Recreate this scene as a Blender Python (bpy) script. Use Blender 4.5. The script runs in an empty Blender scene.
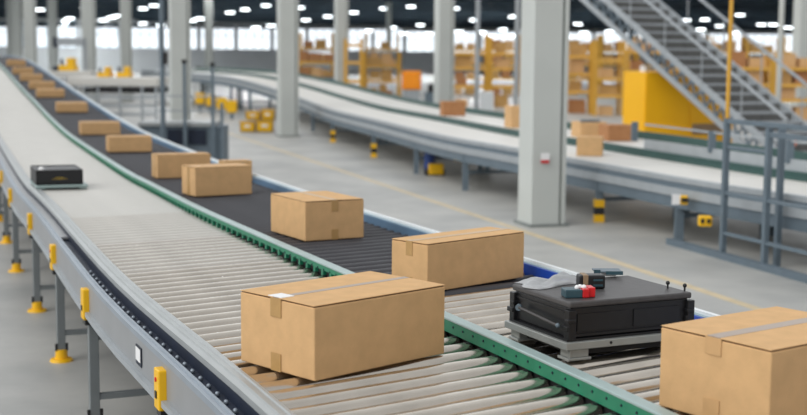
import bpy, bmesh, math, random
from mathutils import Vector, Matrix
random.seed(7)
R = math.radians
COL = bpy.context.scene.collection
PI = math.pi

# ------------------------------------------------------------------ materials
def s2l(c):
    return tuple(((v/255)/12.92 if v/255 <= .04045 else ((v/255+.055)/1.055)**2.4) for v in c)

def mat(name, rgb, rough=.5, metal=0, noise=0, scale=8, bump=0, bscale=60, spec=.5, coat=0, emit=0, alpha=1, stretch=None, trans=0):
    m = bpy.data.materials.new(name); m.use_nodes = True
    nt = m.node_tree; b = nt.nodes['Principled BSDF']
    c = s2l(rgb)
    b.inputs['Base Color'].default_value = (*c, 1)
    b.inputs['Roughness'].default_value = rough
    b.inputs['Metallic'].default_value = metal
    b.inputs['Specular IOR Level'].default_value = spec
    b.inputs['Coat Weight'].default_value = coat
    b.inputs['Alpha'].default_value = alpha
    b.inputs['Transmission Weight'].default_value = trans
    if emit:
        b.inputs['Emission Color'].default_value = (*c, 1); b.inputs['Emission Strength'].default_value = emit
    tc = nt.nodes.new('ShaderNodeTexCoord'); mp = nt.nodes.new('ShaderNodeMapping')
    nt.links.new(tc.outputs['Object'], mp.inputs['Vector'])
    if stretch: mp.inputs['Scale'].default_value = stretch
    if noise:
        n = nt.nodes.new('ShaderNodeTexNoise'); n.inputs['Scale'].default_value = scale; n.inputs['Detail'].default_value = 5
        nt.links.new(mp.outputs[0], n.inputs['Vector'])
        r = nt.nodes.new('ShaderNodeValToRGB')
        r.color_ramp.elements[0].position = .3; r.color_ramp.elements[1].position = .7
        r.color_ramp.elements[0].color = (*[max(0, v*(1-noise)) for v in c], 1)
        r.color_ramp.elements[1].color = (*[min(1, v*(1+noise)) for v in c], 1)
        nt.links.new(n.outputs['Fac'], r.inputs['Fac']); nt.links.new(r.outputs['Color'], b.inputs['Base Color'])
    if bump:
        n2 = nt.nodes.new('ShaderNodeTexNoise'); n2.inputs['Scale'].default_value = bscale; n2.inputs['Detail'].default_value = 3
        nt.links.new(mp.outputs[0], n2.inputs['Vector'])
        bp = nt.nodes.new('ShaderNodeBump'); bp.inputs['Strength'].default_value = bump; bp.inputs['Distance'].default_value = .01
        nt.links.new(n2.outputs['Fac'], bp.inputs['Height']); nt.links.new(bp.outputs[0], b.inputs['Normal'])
    return m

M = dict(
 card=mat('cardboard', (212,172,124), .8, noise=.06, scale=14, bump=.12, bscale=40, spec=.2),
 card3=mat('faint_tape', (204,163,114), .5, noise=.05, scale=20),
 card2=mat('cardboard_reddish', (176,126,86), .8, noise=.08, scale=10, spec=.2),
 tape=mat('brown_tape', (184,146,92), .35, noise=.05, scale=20),
 tapeg=mat('greyish_tape', (152,132,114), .35, noise=.04, scale=20),
 paper=mat('white_and_glare', (238,238,238), .5, noise=.03, scale=30),
 seam=mat('cut_edge', (96,66,40), .9, noise=.1, scale=30),
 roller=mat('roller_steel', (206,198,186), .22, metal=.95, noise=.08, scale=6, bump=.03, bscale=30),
 rollerSheenM=mat('roller_sheen_faint', (208,202,192), .26, metal=.75, noise=.06, scale=6),  # this and the next paler rollers: reflected brightness put into the colour
 rollerSheenN=mat('roller_sheen_mid', (210,206,198), .3, metal=.55, noise=.05, scale=5),
 rollerSheenL=mat('roller_sheen_full', (214,212,206), .34, metal=.3, noise=.04, scale=3),
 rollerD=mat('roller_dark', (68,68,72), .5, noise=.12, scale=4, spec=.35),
 cap=mat('grey_cap', (166,170,170), .4, metal=.3, noise=.05, scale=5),
 panel=mat('grey_panel', (156,158,160), .45, metal=.3, noise=.05, scale=4),
 bluelip=mat('blue_grey_lip', (150,160,170), .4, metal=.3, noise=.06, scale=6),
 navy=mat('navy_channel', (18,30,50), .5, noise=.2, scale=9),
 green=mat('green_rail', (26,124,92), .45, noise=.12, scale=12),
 greencap=mat('pale_green_cap', (158,178,176), .38, metal=.2, noise=.05, scale=7),
 blue=mat('blue_rail', (150,172,182), .4, noise=.08, scale=6),
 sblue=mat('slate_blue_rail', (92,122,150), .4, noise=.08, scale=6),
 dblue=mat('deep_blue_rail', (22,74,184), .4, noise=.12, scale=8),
 white=mat('white_lip', (228,232,234), .4, noise=.03, scale=6),
 dark=mat('dark_pan', (34,34,36), .7, noise=.15, scale=6),
 black=mat('black_plastic', (22,23,26), .42, noise=.15, scale=20),
 lid=mat('grey_lid', (74,72,72), .5, noise=.12, scale=30, bump=.08, bscale=200),
 plate=mat('pallet_steel', (168,171,168), .4, metal=.5, noise=.08, scale=12),
 leg=mat('leg_grey', (126,132,134), .5, metal=.2, noise=.06, scale=8),
 yellow=mat('safety_yellow', (240,186,12), .45, noise=.06, scale=10),
 yellowc=mat('cabinet_yellow', (255,188,6), .5, noise=.04, scale=2),
 orange=mat('cabinet_orange', (250,150,20), .5, noise=.04, scale=3),
 red=mat('red_plastic', (206,26,34), .35, noise=.08, scale=20),
 teal=mat('teal_plastic', (48,78,88), .4, noise=.1, scale=20),
 tan=mat('tan_stripe', (150,126,98), .6, noise=.1, scale=20),
 sheet=mat('crumpled_film', (196,198,200), .35, noise=.04, scale=20, alpha=.6, bump=.5, bscale=25),
 column=mat('column_paint', (196,200,196), .6, noise=.03, scale=1.5, spec=.3),
 colgroove=mat('column_groove', (120,126,124), .7, noise=.05, scale=3),
 steel=mat('galvanised', (170,176,180), .45, metal=.3, noise=.06, scale=5),
 steeld=mat('slate_steel', (104,118,128), .5, metal=.2, noise=.07, scale=5),
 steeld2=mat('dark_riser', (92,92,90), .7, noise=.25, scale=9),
 belt=mat('pale_belt', (214,212,206), .5, noise=.03, scale=2, spec=.4),
 dgreen=mat('dark_green_rail', (52,84,80), .5, noise=.08, scale=4),
 wall=mat('wall_paint', (232,236,238), .8, noise=.04, scale=.3),
 ceiling=mat('ceiling_dark', (58,74,88), .9, noise=.25, scale=.15, spec=.1),
 beam=mat('ceiling_beam', (62,76,88), .8, noise=.1, scale=1),
 frame=mat('window_frame', (170,190,202), .6, noise=.04, scale=2),
 rack=mat('rack_yellow', (222,172,70), .6, noise=.08, scale=1),
 rackb=mat('rack_upright', (208,158,58), .6, noise=.08, scale=1),
 pallet=mat('pallet_wood', (196,160,112), .8, noise=.12, scale=3),
 lamp=mat('lamp_glow', (244,252,255), .5, emit=9, noise=0),
 gold=mat('gold_mark', (190,160,50), .4, noise=.1, scale=30),
 bluem=mat('motor_blue', (34,62,124), .45, noise=.1, scale=12),
 salmon=mat('salmon_lamp', (232,140,110), .5, noise=.05, scale=12),
 wood=mat('far_crates', (190,150,92), .8, noise=.15, scale=2),
)

def floor_mat():
    m = bpy.data.materials.new('concrete_floor'); m.use_nodes = True; nt = m.node_tree; b = nt.nodes['Principled BSDF']
    tc = nt.nodes.new('ShaderNodeTexCoord')
    n = nt.nodes.new('ShaderNodeTexNoise'); n.inputs['Scale'].default_value = .7; n.inputs['Detail'].default_value = 7
    n.inputs['Roughness'].default_value = .6
    nt.links.new(tc.outputs['Object'], n.inputs['Vector'])
    r = nt.nodes.new('ShaderNodeValToRGB')
    r.color_ramp.elements[0].position = .32; r.color_ramp.elements[0].color = (*s2l((150,151,149)), 1)
    r.color_ramp.elements[1].position = .68; r.color_ramp.elements[1].color = (*s2l((181,180,175)), 1)
    nt.links.new(n.outputs['Fac'], r.inputs['Fac']); nt.links.new(r.outputs['Color'], b.inputs['Base Color'])
    n2 = nt.nodes.new('ShaderNodeTexNoise'); n2.inputs['Scale'].default_value = 2.2
    nt.links.new(tc.outputs['Object'], n2.inputs['Vector'])
    mr = nt.nodes.new('ShaderNodeMapRange'); mr.inputs['To Min'].default_value = .38; mr.inputs['To Max'].default_value = .58
    nt.links.new(n2.outputs['Fac'], mr.inputs['Value']); nt.links.new(mr.outputs[0], b.inputs['Roughness'])
    return m
M['floor'] = floor_mat()
M['line'] = mat('floor_line', (200,182,146), .5, noise=.12, scale=5)

def glass_mat():
    m = bpy.data.materials.new('window_glass'); m.use_nodes = True; nt = m.node_tree
    for n in list(nt.nodes):
        if n.type != 'OUTPUT_MATERIAL': nt.nodes.remove(n)
    out = [n for n in nt.nodes if n.type == 'OUTPUT_MATERIAL'][0]
    t = nt.nodes.new('ShaderNodeBsdfTransparent'); t.inputs[0].default_value = (.96, .985, 1, 1)
    g = nt.nodes.new('ShaderNodeBsdfGlossy'); g.inputs['Roughness'].default_value = .05
    x = nt.nodes.new('ShaderNodeMixShader'); x.inputs[0].default_value = .06
    nt.links.new(t.outputs[0], x.inputs[1]); nt.links.new(g.outputs[0], x.inputs[2]); nt.links.new(x.outputs[0], out.inputs[0])
    return m
M['glass'] = glass_mat()

# ------------------------------------------------------------------ mesh building
class MB:
    def __init__(s): s.v = []; s.f = []; s.mi = []; s.cur = 0; s.smooth = []
    def add(s, vs, fs, smooth=False):
        o = len(s.v); s.v += [tuple(v) for v in vs]
        for f in fs: s.f.append(tuple(i+o for i in f)); s.mi.append(s.cur); s.smooth.append(smooth)
    def box(s, x0, x1, y0, y1, z0, z1, mtx=None):
        vs = [Vector((x, y, z)) for z in (z0, z1) for y in (y0, y1) for x in (x0, x1)]
        if mtx: vs = [mtx @ v for v in vs]
        s.add(vs, [(0,2,3,1), (4,5,7,6), (0,1,5,4), (2,6,7,3), (0,4,6,2), (1,3,7,5)])
        return s
    def bar(s, p0, p1, w, h=None, up=(0,0,1)):
        h = h or w; p0 = Vector(p0); p1 = Vector(p1); d = (p1-p0).normalized(); up = Vector(up)
        if abs(d.dot(up)) > .99: up = Vector((0,1,0)) if abs(d.y) < .9 else Vector((1,0,0))
        a = d.cross(up).normalized(); b = a.cross(d).normalized()
        vs = [p + a*sx*w/2 + b*sy*h/2 for p in (p0, p1) for sx, sy in ((-1,-1),(1,-1),(1,1),(-1,1))]
        s.add(vs, [(3,2,1,0), (4,5,6,7), (0,1,5,4), (1,2,6,5), (2,3,7,6), (3,0,4,7)])
        return s
    def cyl(s, p0, p1, r0, r1=None, n=14):
        r1 = r0 if r1 is None else r1
        p0 = Vector(p0); p1 = Vector(p1); d = (p1-p0).normalized()
        up = Vector((0,0,1)) if abs(d.z) < .9 else Vector((1,0,0))
        a = d.cross(up).normalized(); b = a.cross(d).normalized()
        vs = []
        for p, r in ((p0, r0), (p1, r1)):
            for i in range(n):
                t = 2*PI*i/n; vs.append(p + a*math.cos(t)*r + b*math.sin(t)*r)
        s.add(vs, [(i, (i+1) % n, (i+1) % n+n, i+n) for i in range(n)], True)
        s.add(vs[:n], [tuple(range(n))[::-1]]); s.add(vs[n:], [tuple(range(n))])
        return s
    def ball(s, c, r, n=8):
        vs = []; fs = []
        for j in range(n+1):
            for i in range(n):
                t = PI*j/n; u = 2*PI*i/n
                vs.append(Vector(c)+Vector((math.sin(t)*math.cos(u), math.sin(t)*math.sin(u), math.cos(t)))*r)
        for j in range(n):
            for i in range(n): fs.append((j*n+i, (j+1)*n+i, (j+1)*n+(i+1) % n, j*n+(i+1) % n))
        s.add(vs, fs, True); return s
    def build(s, name, m, parent=None, world=False, bevel=0, seg=2):
        me = bpy.data.meshes.new(name); me.from_pydata(s.v, [], s.f); me.update()
        ms = m if isinstance(m, (list, tuple)) else [m]
        for k in ms: me.materials.append(k)
        me.polygons.foreach_set('material_index', s.mi); me.polygons.foreach_set('use_smooth', s.smooth)
        bm = bmesh.new(); bm.from_mesh(me); bmesh.ops.recalc_face_normals(bm, faces=bm.faces); bm.to_mesh(me); bm.free()
        o = bpy.data.objects.new(name, me); COL.objects.link(o)
        if parent:
            o.parent = parent
            if world: o.matrix_parent_inverse = basis(parent).inverted()
        if bevel:
            b = o.modifiers.new('bevel', 'BEVEL'); b.width = bevel; b.segments = seg; b.limit_method = 'ANGLE'
        return o

def basis(o):
    return Matrix.LocRotScale(o.location, o.rotation_euler, o.scale)
def tag(o, label, cat, group=None, kind=None):
    o['label'] = label; o['category'] = cat
    if group: o['group'] = group
    if kind: o['kind'] = kind
    return o
def thing(name, label, cat, loc=(0,0,0), rz=0, group=None):
    o = bpy.data.objects.new(name, None); COL.objects.link(o)
    o.location = loc; o.rotation_euler = (0, 0, rz); o.empty_display_size = .1
    return tag(o, label, cat, group)
def struct(name, mb, m, parent=None):
    o = mb.build(name, m, parent)
    if not parent: o['kind'] = 'structure'
    return o
def copy_tree(o, parent=None):
    c = o.copy(); COL.objects.link(c)
    if parent: c.parent = parent
    for ch in [x for x in bpy.data.objects if x.parent == o]: copy_tree(ch, c)
    return c

# ------------------------------------------------------------------ camera
F = 1300.; H = 2.15; YH = 58.
pitch = math.atan((207.5-YH)/F)
cam = bpy.data.cameras.new('camera'); co = bpy.data.objects.new('camera', cam); COL.objects.link(co)
cam.sensor_width = 36; cam.lens = 36*F/807
rollm = Matrix.Rotation(R(.45), 4, 'Z')
co.matrix_world = Matrix.Translation((0, 0, H)) @ Matrix.Rotation(PI/2-pitch, 4, 'X') @ rollm
cam.dof.use_dof = True; cam.dof.focus_distance = 5.6; cam.dof.aperture_fstop = 2.3
cam.clip_end = 1000
bpy.context.scene.camera = co

def at(x, y, z):
    """where the sight line through a point of the picture meets height z"""
    u = x-403.5; v = 207.5-y; c, s = math.cos(R(.45)), math.sin(R(.45))
    u, v = u*c-v*s, u*s+v*c
    d = (u/F, 1., v/F); cp, sp = math.cos(pitch), math.sin(pitch)
    w = (d[0], cp+d[2]*sp, -sp+d[2]*cp); t = (z-H)/w[2]
    return Vector((w[0]*t, w[1]*t, z))
def far(x, y, Y):
    """a point at depth Y"""
    u = x-403.5; v = 207.5-y; c, s = math.cos(R(.45)), math.sin(R(.45))
    u, v = u*c-v*s, u*s+v*c
    d = (u/F, 1., v/F); cp, sp = math.cos(pitch), math.sin(pitch)
    w = (d[0], cp+d[2]*sp, -sp+d[2]*cp); t = Y/w[1]
    return Vector((w[0]*t, Y, H+w[2]*t))

# ------------------------------------------------------------------ paths
def catmull(pts, n=12):
    out = []
    P = [Vector(p) for p in pts]; P = [P[0]*2-P[1]] + P + [P[-1]*2-P[-2]]
    for i in range(1, len(P)-2):
        for k in range(n):
            t = k/n; a, b, c, d = P[i-1:i+3]
            out.append(.5*((2*b)+(c-a)*t+(2*a-5*b+4*c-d)*t*t+(3*b-a-3*c+d)*t**3))
    out.append(P[-2]); return out
class Path:
    def __init__(s, pts, narrow=False):
        s.narrow = narrow; s.p = catmull(pts); s.s = [0.]
        for a, b in zip(s.p, s.p[1:]): s.s.append(s.s[-1]+(b.xy-a.xy).length)
        s.L = s.s[-1]
    def adj(s, y, q):
        if not s.narrow or q > -.5: return q
        k = min(max((y-6.5)/4.2, 0), 1); return q+.145*k*k*(3-2*k)
    def raw(s, t):
        import bisect
        i = min(max(bisect.bisect(s.s, t)-1, 0), len(s.p)-2)
        k = (t-s.s[i])/(s.s[i+1]-s.s[i]); return s.p[i].lerp(s.p[i+1], k)
    def frame(s, t):
        d = s.raw(min(t+.3, s.L))-s.raw(max(t-.3, 0)); sl = d.z/d.xy.length; d.z = 0; d.normalize()
        return s.raw(t), d, Vector((d.y, -d.x, 0)), sl
    def pt(s, t, q, z=0):
        o, d, n, _ = s.frame(t); q = s.adj(o.y, q); return o+n*q+Vector((0, 0, z))
    def at_y(s, Y):
        lo, hi = 0, s.L
        for _ in range(40):
            m = (lo+hi)/2
            if s.raw(m).y < Y: lo = m
            else: hi = m
        return lo
    def sweep(s, mb, prof, t0=0, t1=None, step=.6):
        t1 = s.L if t1 is None else t1; n = max(2, int((t1-t0)/step)); k = len(prof); vs = []
        for i in range(n+1):
            t = t0+(t1-t0)*i/n; o, d, nn, _ = s.frame(t)
            for q, z in prof: vs.append(o+nn*s.adj(o.y, q)+Vector((0, 0, z)))
        fs = []
        for i in range(n):
            for j in range(k):
                a = i*k+j; b = i*k+(j+1) % k; fs.append((a, b, b+k, a+k))
        fs.append(tuple(range(k))[::-1]); fs.append(tuple(n*k+j for j in range(k)))
        mb.add(vs, fs); return mb
def rect(q0, q1, z0, z1): return [(q0, z0), (q1, z0), (q1, z1), (q0, z1)]
def zf(Y):
    t = max(0, Y-17)
    z = t*t/16*.04 if t < 8 else .04*(t-4)
    if Y > 44: z = .04*23+ .04*5*(1-math.exp(-(Y-44)/5))
    return z

# z of the path is the height of the roller tops above .95
G = Path([(x, y, .95+zf(y)) for x, y in ((1.62,2.33),(1.06,3.66),(.52,5.0),(-.2,6.68),(-.83,8.14),(-1.52,9.77),(-2.2,11.51),(-2.76,12.96),(-4.13,16.84),(-5.05,19.46),(-6.27,23),(-7.5,26.5),(-8.75,30),(-10.15,34),(-11.55,38),(-13.2,42.6),(-14.6,46.5),(-16.8,52.5),(-19.3,59.5))], True)
WL = -1.10; PITCH = .131
def skew(t):
    Y = G.raw(t).y; k = min(max((Y-6.5)/5.5, 0), 1); return R(12.7*(1-k)+2*k)

# ------------------------------------------------------------------ roller lanes
def unit_roller(name, m, r=.036, n=20):
    mb = MB(); mb.cyl((0,0,0), (1,0,0), r, n=n)
    mb.cyl((-.012,0,0), (0,0,0), r*.45, n=8); mb.cyl((1,0,0), (1.012,0,0), r*.45, n=8)
    me = mb.build(name, m); d = me.data; bpy.data.objects.remove(me); return d
def lane(parent, q0, q1, mats, r=.036):
    """rollers: the hundred that show largest as parts, the others as one part"""
    t0 = G.at_y(3.75); near = MB(); n = int((G.L-.3)/PITCH)
    unit = {k: unit_roller('roller', M[k], r) for k in set(mats(Y) for Y in (3, 5.5, 7, 8, 9, 9.5, 20, 40))}
    cnt = 0; rest = {}
    for i in range(2, n):
        t = i*PITCH; tr = t+(q1-q0)*math.tan(skew(t))
        if tr > G.L: break
        a = G.pt(t, q0, -r); b = G.pt(tr, q1, -r); k = mats(G.raw(t).y)
        if t >= t0 and cnt < 99:
            o = bpy.data.objects.new('roller', unit[k]); COL.objects.link(o); o.parent = parent
            o.matrix_parent_inverse = basis(parent).inverted()
            d = b-a; o.location = a; o.rotation_euler = d.to_track_quat('X', 'Z').to_euler(); o.scale = (d.length, 1, 1); cnt += 1
        else:
            rest.setdefault(k, MB()).cyl(a, b, r, n=12)
    mb = MB(); ml = []
    for j, (k, x) in enumerate(rest.items()):
        mb.cur = j; mb.add(x.v, x.f); mb.smooth[-len(x.f):] = x.smooth; ml.append(M[k])
    o = mb.build('roller', ml, parent, True); o['kind'] = 'stuff'

cv = thing('roller_conveyor', 'wide pale steel roller lane on the left with green rail and yellow leg brackets', 'conveyor', (.6, 2.3, 0))
lane(cv, WL, -.05, lambda Y: 'roller' if Y < 7.6 else 'rollerSheenM' if Y < 8.7 else 'rollerSheenN' if Y < 10 else 'rollerSheenL')  # same steel throughout; bright reflection up the lane is painted in steps
cv2 = thing('roller_conveyor', 'dark grey roller conveyor lane carrying the line of cartons, with blue outer rail', 'conveyor', (2.6, 2.6, 0))
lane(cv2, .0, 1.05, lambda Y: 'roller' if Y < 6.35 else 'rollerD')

def repeat(name, mb, m, parent, spots):
    o = mb.build(name, M[m], parent); o.matrix_parent_inverse = basis(parent).inverted()
    for i, (p, rz) in enumerate(spots):
        c = o if i == 0 else o.copy()
        if i: COL.objects.link(c)
        c.location = p; c.rotation_euler = (0, 0, rz)
# green divider
gr = MB(); YT = 6.55; G.sweep(gr, rect(-.05, -.022, .002, .058), t1=G.at_y(YT)); G.sweep(gr, rect(-.05, -.022, .028, .058), t0=G.at_y(YT))
tt = G.at_y(YT)
while tt < G.at_y(24):
    a = G.pt(tt, -.036, -.01); o_, d, nn, _ = G.frame(tt)
    gr.bar(a, a+Vector((0,0,.04)), .028, .030, up=d); tt += PITCH
gr.build('green_rail', M['green'], cv, True)
gb = MB(); G.sweep(gb, rect(-.030, -.0, -.12, .03)); gb.build('rail_backing', M['dark'], cv, True)
# bolts and roller bearings under the green rail
def hd(t): n = G.frame(t)[2]; return math.atan2(n.y, n.x)
T0 = G.at_y(3.6)
repeat('bearing', MB().cyl((-.012,0,0), (.03,0,0), .014, n=10).ball((-.006,.04,-.012), .011, 6), 'black', cv, [(G.pt(T0+.03+k*PITCH, -.06, -.012), hd(T0+k*PITCH)) for k in range(44)])
repeat('bolt', MB().cyl((-.002,0,0), (.002,0,0), .005, n=8), 'navy', cv, [(G.pt(T0+k*.098, -.052, .034), hd(T0+k*.098)) for k in range(48)])
gc = MB(); G.sweep(gc, [(-.053,.056),(.002,.056),(.002,.066),(-.048,.066),(-.053,.062)]); G.sweep(gc, rect(-.008,.001,-.02,.056))
gc.build('rail_cap', M['greencap'], cv, True)

# left edge of the pale lane
mb = MB(); G.sweep(mb, [(WL-.068,-.03),(WL-.06,-.03),(WL-.05,-.01),(WL,-.02),(WL,.014),(WL-.012,.014),(WL-.016,.008),(WL-.03,.008),(WL-.034,.012),(WL-.044,.012),(WL-.048,.004),(WL-.068,-.004)])
mb.build('edge_cap', M['cap'], cv, True)
mb = MB(); G.sweep(mb, rect(WL-.066, WL-.060, -.105, -.03)); mb.build('channel_wall', M['navy'], cv, True)
mb = MB(); G.sweep(mb, rect(WL-.122, WL-.06, -.105, -.085)); mb.build('channel', M['navy'], cv, True)
repeat('roller_nut', MB().ball((0,0,0), .0105, 7), 'bluelip', cv, [(G.pt(G.at_y(3.6)+k*PITCH, WL-.092, -.076), 0) for k in range(38)])
mb = MB(); G.sweep(mb, rect(WL-.12, WL-.062, -.075, -.06), t0=G.at_y(9.4)); mb.build('channel_cover', M['panel'], cv, True)
mb = MB(); G.sweep(mb, [(WL-.155,-.09),(WL-.118,-.09),(WL-.118,-.062),(WL-.126,-.062),(WL-.13,-.07),(WL-.142,-.07),(WL-.145,-.064),(WL-.155,-.064)]); mb.build('panel_lip', M['bluelip'], cv, True)
mb = MB(); G.sweep(mb, rect(WL-.15, WL-.142, -.245, -.085)); mb.build('side_panel', M['panel'], cv, True)
mb = MB(); G.sweep(mb, rect(WL-.175, WL-.135, -.272, -.245)); mb.build('lower_flange', M['steel'], cv, True)
mb = MB(); G.sweep(mb, rect(WL+.02, -.06, -.16, -.13)); mb.build('under_tray', M['dark'], cv, True)
mb = MB(); G.sweep(mb, rect(.03, 1.02, -.16, -.13)); mb.build('under_tray', M['dark'], cv2, True)
# blue outer rail
pr_ = rect(1.06, 1.075, -.12, .046)
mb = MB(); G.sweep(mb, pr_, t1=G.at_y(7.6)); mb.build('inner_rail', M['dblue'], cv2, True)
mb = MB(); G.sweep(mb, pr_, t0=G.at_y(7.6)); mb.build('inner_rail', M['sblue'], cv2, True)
mb = MB(); G.sweep(mb, rect(1.073, 1.1, .03, .050)); mb.build('blue_rail', M['blue'], cv2, True)
mb = MB(); G.sweep(mb, [(1.1,-.24),(1.125,-.24),(1.125,.064),(1.1,.064)]); mb.build('outer_lip', M['white'], cv2, True)

# legs
def leg_at(t, q, parent, top, foot=True):
    o, d, nn, _ = G.frame(t); p = G.pt(t, q); rz = math.atan2(nn.y, nn.x); m = Matrix.Translation((p.x, p.y, 0)) @ Matrix.Rotation(rz, 4, 'Z')
    z = o.z+top
    l = MB().box(-.028,.028,-.025,.025,.03,z, m).build('leg', M['leg'], parent, True, bevel=.004)
    if foot:
        f = MB(); f.cyl(m @ Vector((0,0,.0)), m @ Vector((0,0,.018)), .082, .075, n=20); f.cyl(m @ Vector((0,0,.018)), m @ Vector((0,0,.085)), .045, .042, n=16)
        f.build('foot', M['yellow'], l, False)
        for sx in (-1, 1):
            MB().cyl(m @ Vector((sx*.036,-.02,.08)), m @ Vector((sx*.036,-.02,.13)), .010, n=8).build('anchor_bolt', M['black'], l, False)
    return l, m, z
stations = [G.at_y(4.0), G.at_y(5.9), G.at_y(7.78), G.at_y(9.45), G.at_y(11.2), G.at_y(13.2)] + [G.at_y(13.2)+2.1*k for k in range(1, 21)]
for i, t in enumerate(stations):
    l, m, z = leg_at(t, WL-.125, cv, -.272)
    l2, _, _ = leg_at(t, -.1, cv, -.16, i < 8)
    l3, _, _ = leg_at(t, 1.09, cv2, -.2, i < 8)
    cb = MB(); q = WL-.13
    for zz in (.2, .55): cb.bar(G.pt(t, q)*1, G.pt(t, 1.08), .001) if 0 else cb.bar(Vector((*G.pt(t, q).xy, zz)), Vector((*G.pt(t, -.1).xy, zz)), .035, .035)
    cb.build('cross_bar', M['leg'], cv, True)
    cb = MB()
    for zz in (.2, .55): cb.bar(Vector((*G.pt(t, .0).xy, zz)), Vector((*G.pt(t, 1.08).xy, zz)), .035, .035)
    cb.build('cross_bar', M['leg'], cv2, True)
    b = MB(); b.box(-.06,-.02,-.045,.045,z-.02,z+.155, m)
    bk = b.build('bracket', M['yellow'], cv, True, bevel=.006)
    MB().box(-.065,-.055,-.012,.012,z+.03,z+.06, m).build('slot', M['black'], bk); MB().box(-.05,.025,-.04,.04,z-.05,z-.022, m).build('clamp', M['black'], bk)
    if i in (1, 3):
        b = MB(); b.cyl(m @ Vector((-.065,0,z+.11)), m @ Vector((-.055,0,z+.11)), .01, n=10); b.build('button', M['red'], bk, False)
# rating plate on the side panel
t = G.at_y(6.36)
lp = MB()
a = [G.pt(t-.06, WL-.152, -.125), G.pt(t+.06, WL-.152, -.125), G.pt(t+.06, WL-.152, -.215), G.pt(t-.06, WL-.152, -.215)]
_, d, nn, _ = G.frame(t)
lp.add(a+[p-nn*.003 for p in a], [(0,1,2,3),(7,6,5,4),(0,4,5,1),(1,5,6,2),(2,6,7,3),(3,7,4,0)])
pl = lp.build('rating_plate', M['navy'], cv, True)
lp = MB(); a = [G.pt(t-.048, WL-.156, -.134), G.pt(t+.048, WL-.156, -.134), G.pt(t+.048, WL-.156, -.195), G.pt(t-.048, WL-.156, -.195)]
lp.add(a+[p-nn*.002 for p in a], [(0,1,2,3),(7,6,5,4),(0,4,5,1),(1,5,6,2),(2,6,7,3),(3,7,4,0)])
lp.build('plate_face', M['paper'], pl, False)

# ------------------------------------------------------------------ cartons
def carton(label, corner, w, l, h, ang, z=.955, cat='box', group='brown cartons on the dark roller lane', tape='tape', detail=2, tw=.048, card='card', gap=.004, wrap=.075):
    """corner: nearest corner; w runs along ang+90 (end face), l along ang"""
    c = Vector((math.cos(ang), math.sin(ang))); n = Vector((-math.sin(ang), math.cos(ang)))
    ctr = Vector(corner[:2])+c*l/2+n*w/2
    r = thing('cardboard_box', label, cat, (ctr.x, ctr.y, z), ang, group)
    th = .006
    MB().box(-l/2, l/2, -w/2, w/2, 0, h-th-gap*.5).build('carton_body', M[card], r, bevel=.005)
    if detail:
        for sy in (-1, 1):
            y0, y1 = (-w/2+.001, -.0015) if sy < 0 else (.0015, w/2-.001)
            f = MB(); mtx = Matrix.Translation((0, sy*w/2, h-th)) @ Matrix.Rotation(sy*-.006, 4, 'X') @ Matrix.Translation((0, -sy*w/2, 0))
            f.box(-l/2-.001, l/2+.001, y0, y1, gap*.5, th+gap*.0, mtx); f.build('top_flap', M[card], r, bevel=.002)
        MB().box(-l/2+.004, l/2-.004, -w/2+.006, w/2-.006, h-th-gap*.5-.001, h-th+gap*.5).build('inner_flap', M['seam'], r)
        t = MB(); t.box(-l/2-.002, l/2+.002, -tw/2, tw/2, h-.001, h+.002)
        for sx in (-1, 1):
            x = sx*(l/2+.001)
            t.box(min(x, x+sx*.0015), max(x, x+sx*.0015), -tw/2, tw/2, h-wrap if detail > 1 else 0, h)
            if detail > 1 and wrap > .03: t.box(min(x, x+sx*.0015), max(x, x+sx*.0015), -tw/2, tw/2, .0, .068)
        t.build('packing_tape', M[tape], r)
    return r
a45 = R(44)
bA = carton('large brown carton in the foreground on the pale lane, shiny tape along its lid', (-.325,4.715), .452, .69, .285, a45, group=None, tape='tapeg', wrap=.004, tw=.034)
# glare on the lid tape, painted as a white strip at the edge
MB().box(-.345,-.28,-.03,.05,.2862,.2885).build('white_and_glare', M['paper'], bA)
# brown end tapes of the foreground carton
MB().box(-.3485,-.3465,-.032,.032,.21,.284).build('end_tape', M['tape'], bA); MB().box(-.3485,-.3465,-.03,.03,.0,.07).build('end_tape', M['tape'], bA)
bB = carton('long narrow brown carton lying slanted just left of the black crate', (.125,6.56), .27, .745, .255, R(43.5))
bC = carton('brown carton with taped right face, alone at mid lane beside the green rail', (-.64+.43*math.cos(R(29)), 8.41+.43*math.sin(R(29))), .43, .57, .262, R(119))
bD = carton('big brown carton cut off by the right edge, next to the black crate', (1.17,4.04), .47, .62, .285, R(36), tape='tapeg', wrap=.004, tw=.055)
for z0, z1 in ((.225,.284),(0,.075)): MB().box(-.3135,-.3115,-.034,.034,z0,z1).build('end_tape', M['card3'], bD)
carton('brown carton with dark seam on its left end, right behind the taped mid lane carton', (-1.785,11.08), .31, .53, .25, R(31), detail=1)
carton('brown carton half hidden behind the one with the seam', (-2.42,12.72), .24, .54, .232, R(24), detail=1)
carton('small flat brown carton peeking out at the right side of the seamed carton', (-1.72,12.4), .2, .28, .2, R(24), detail=1)
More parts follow.
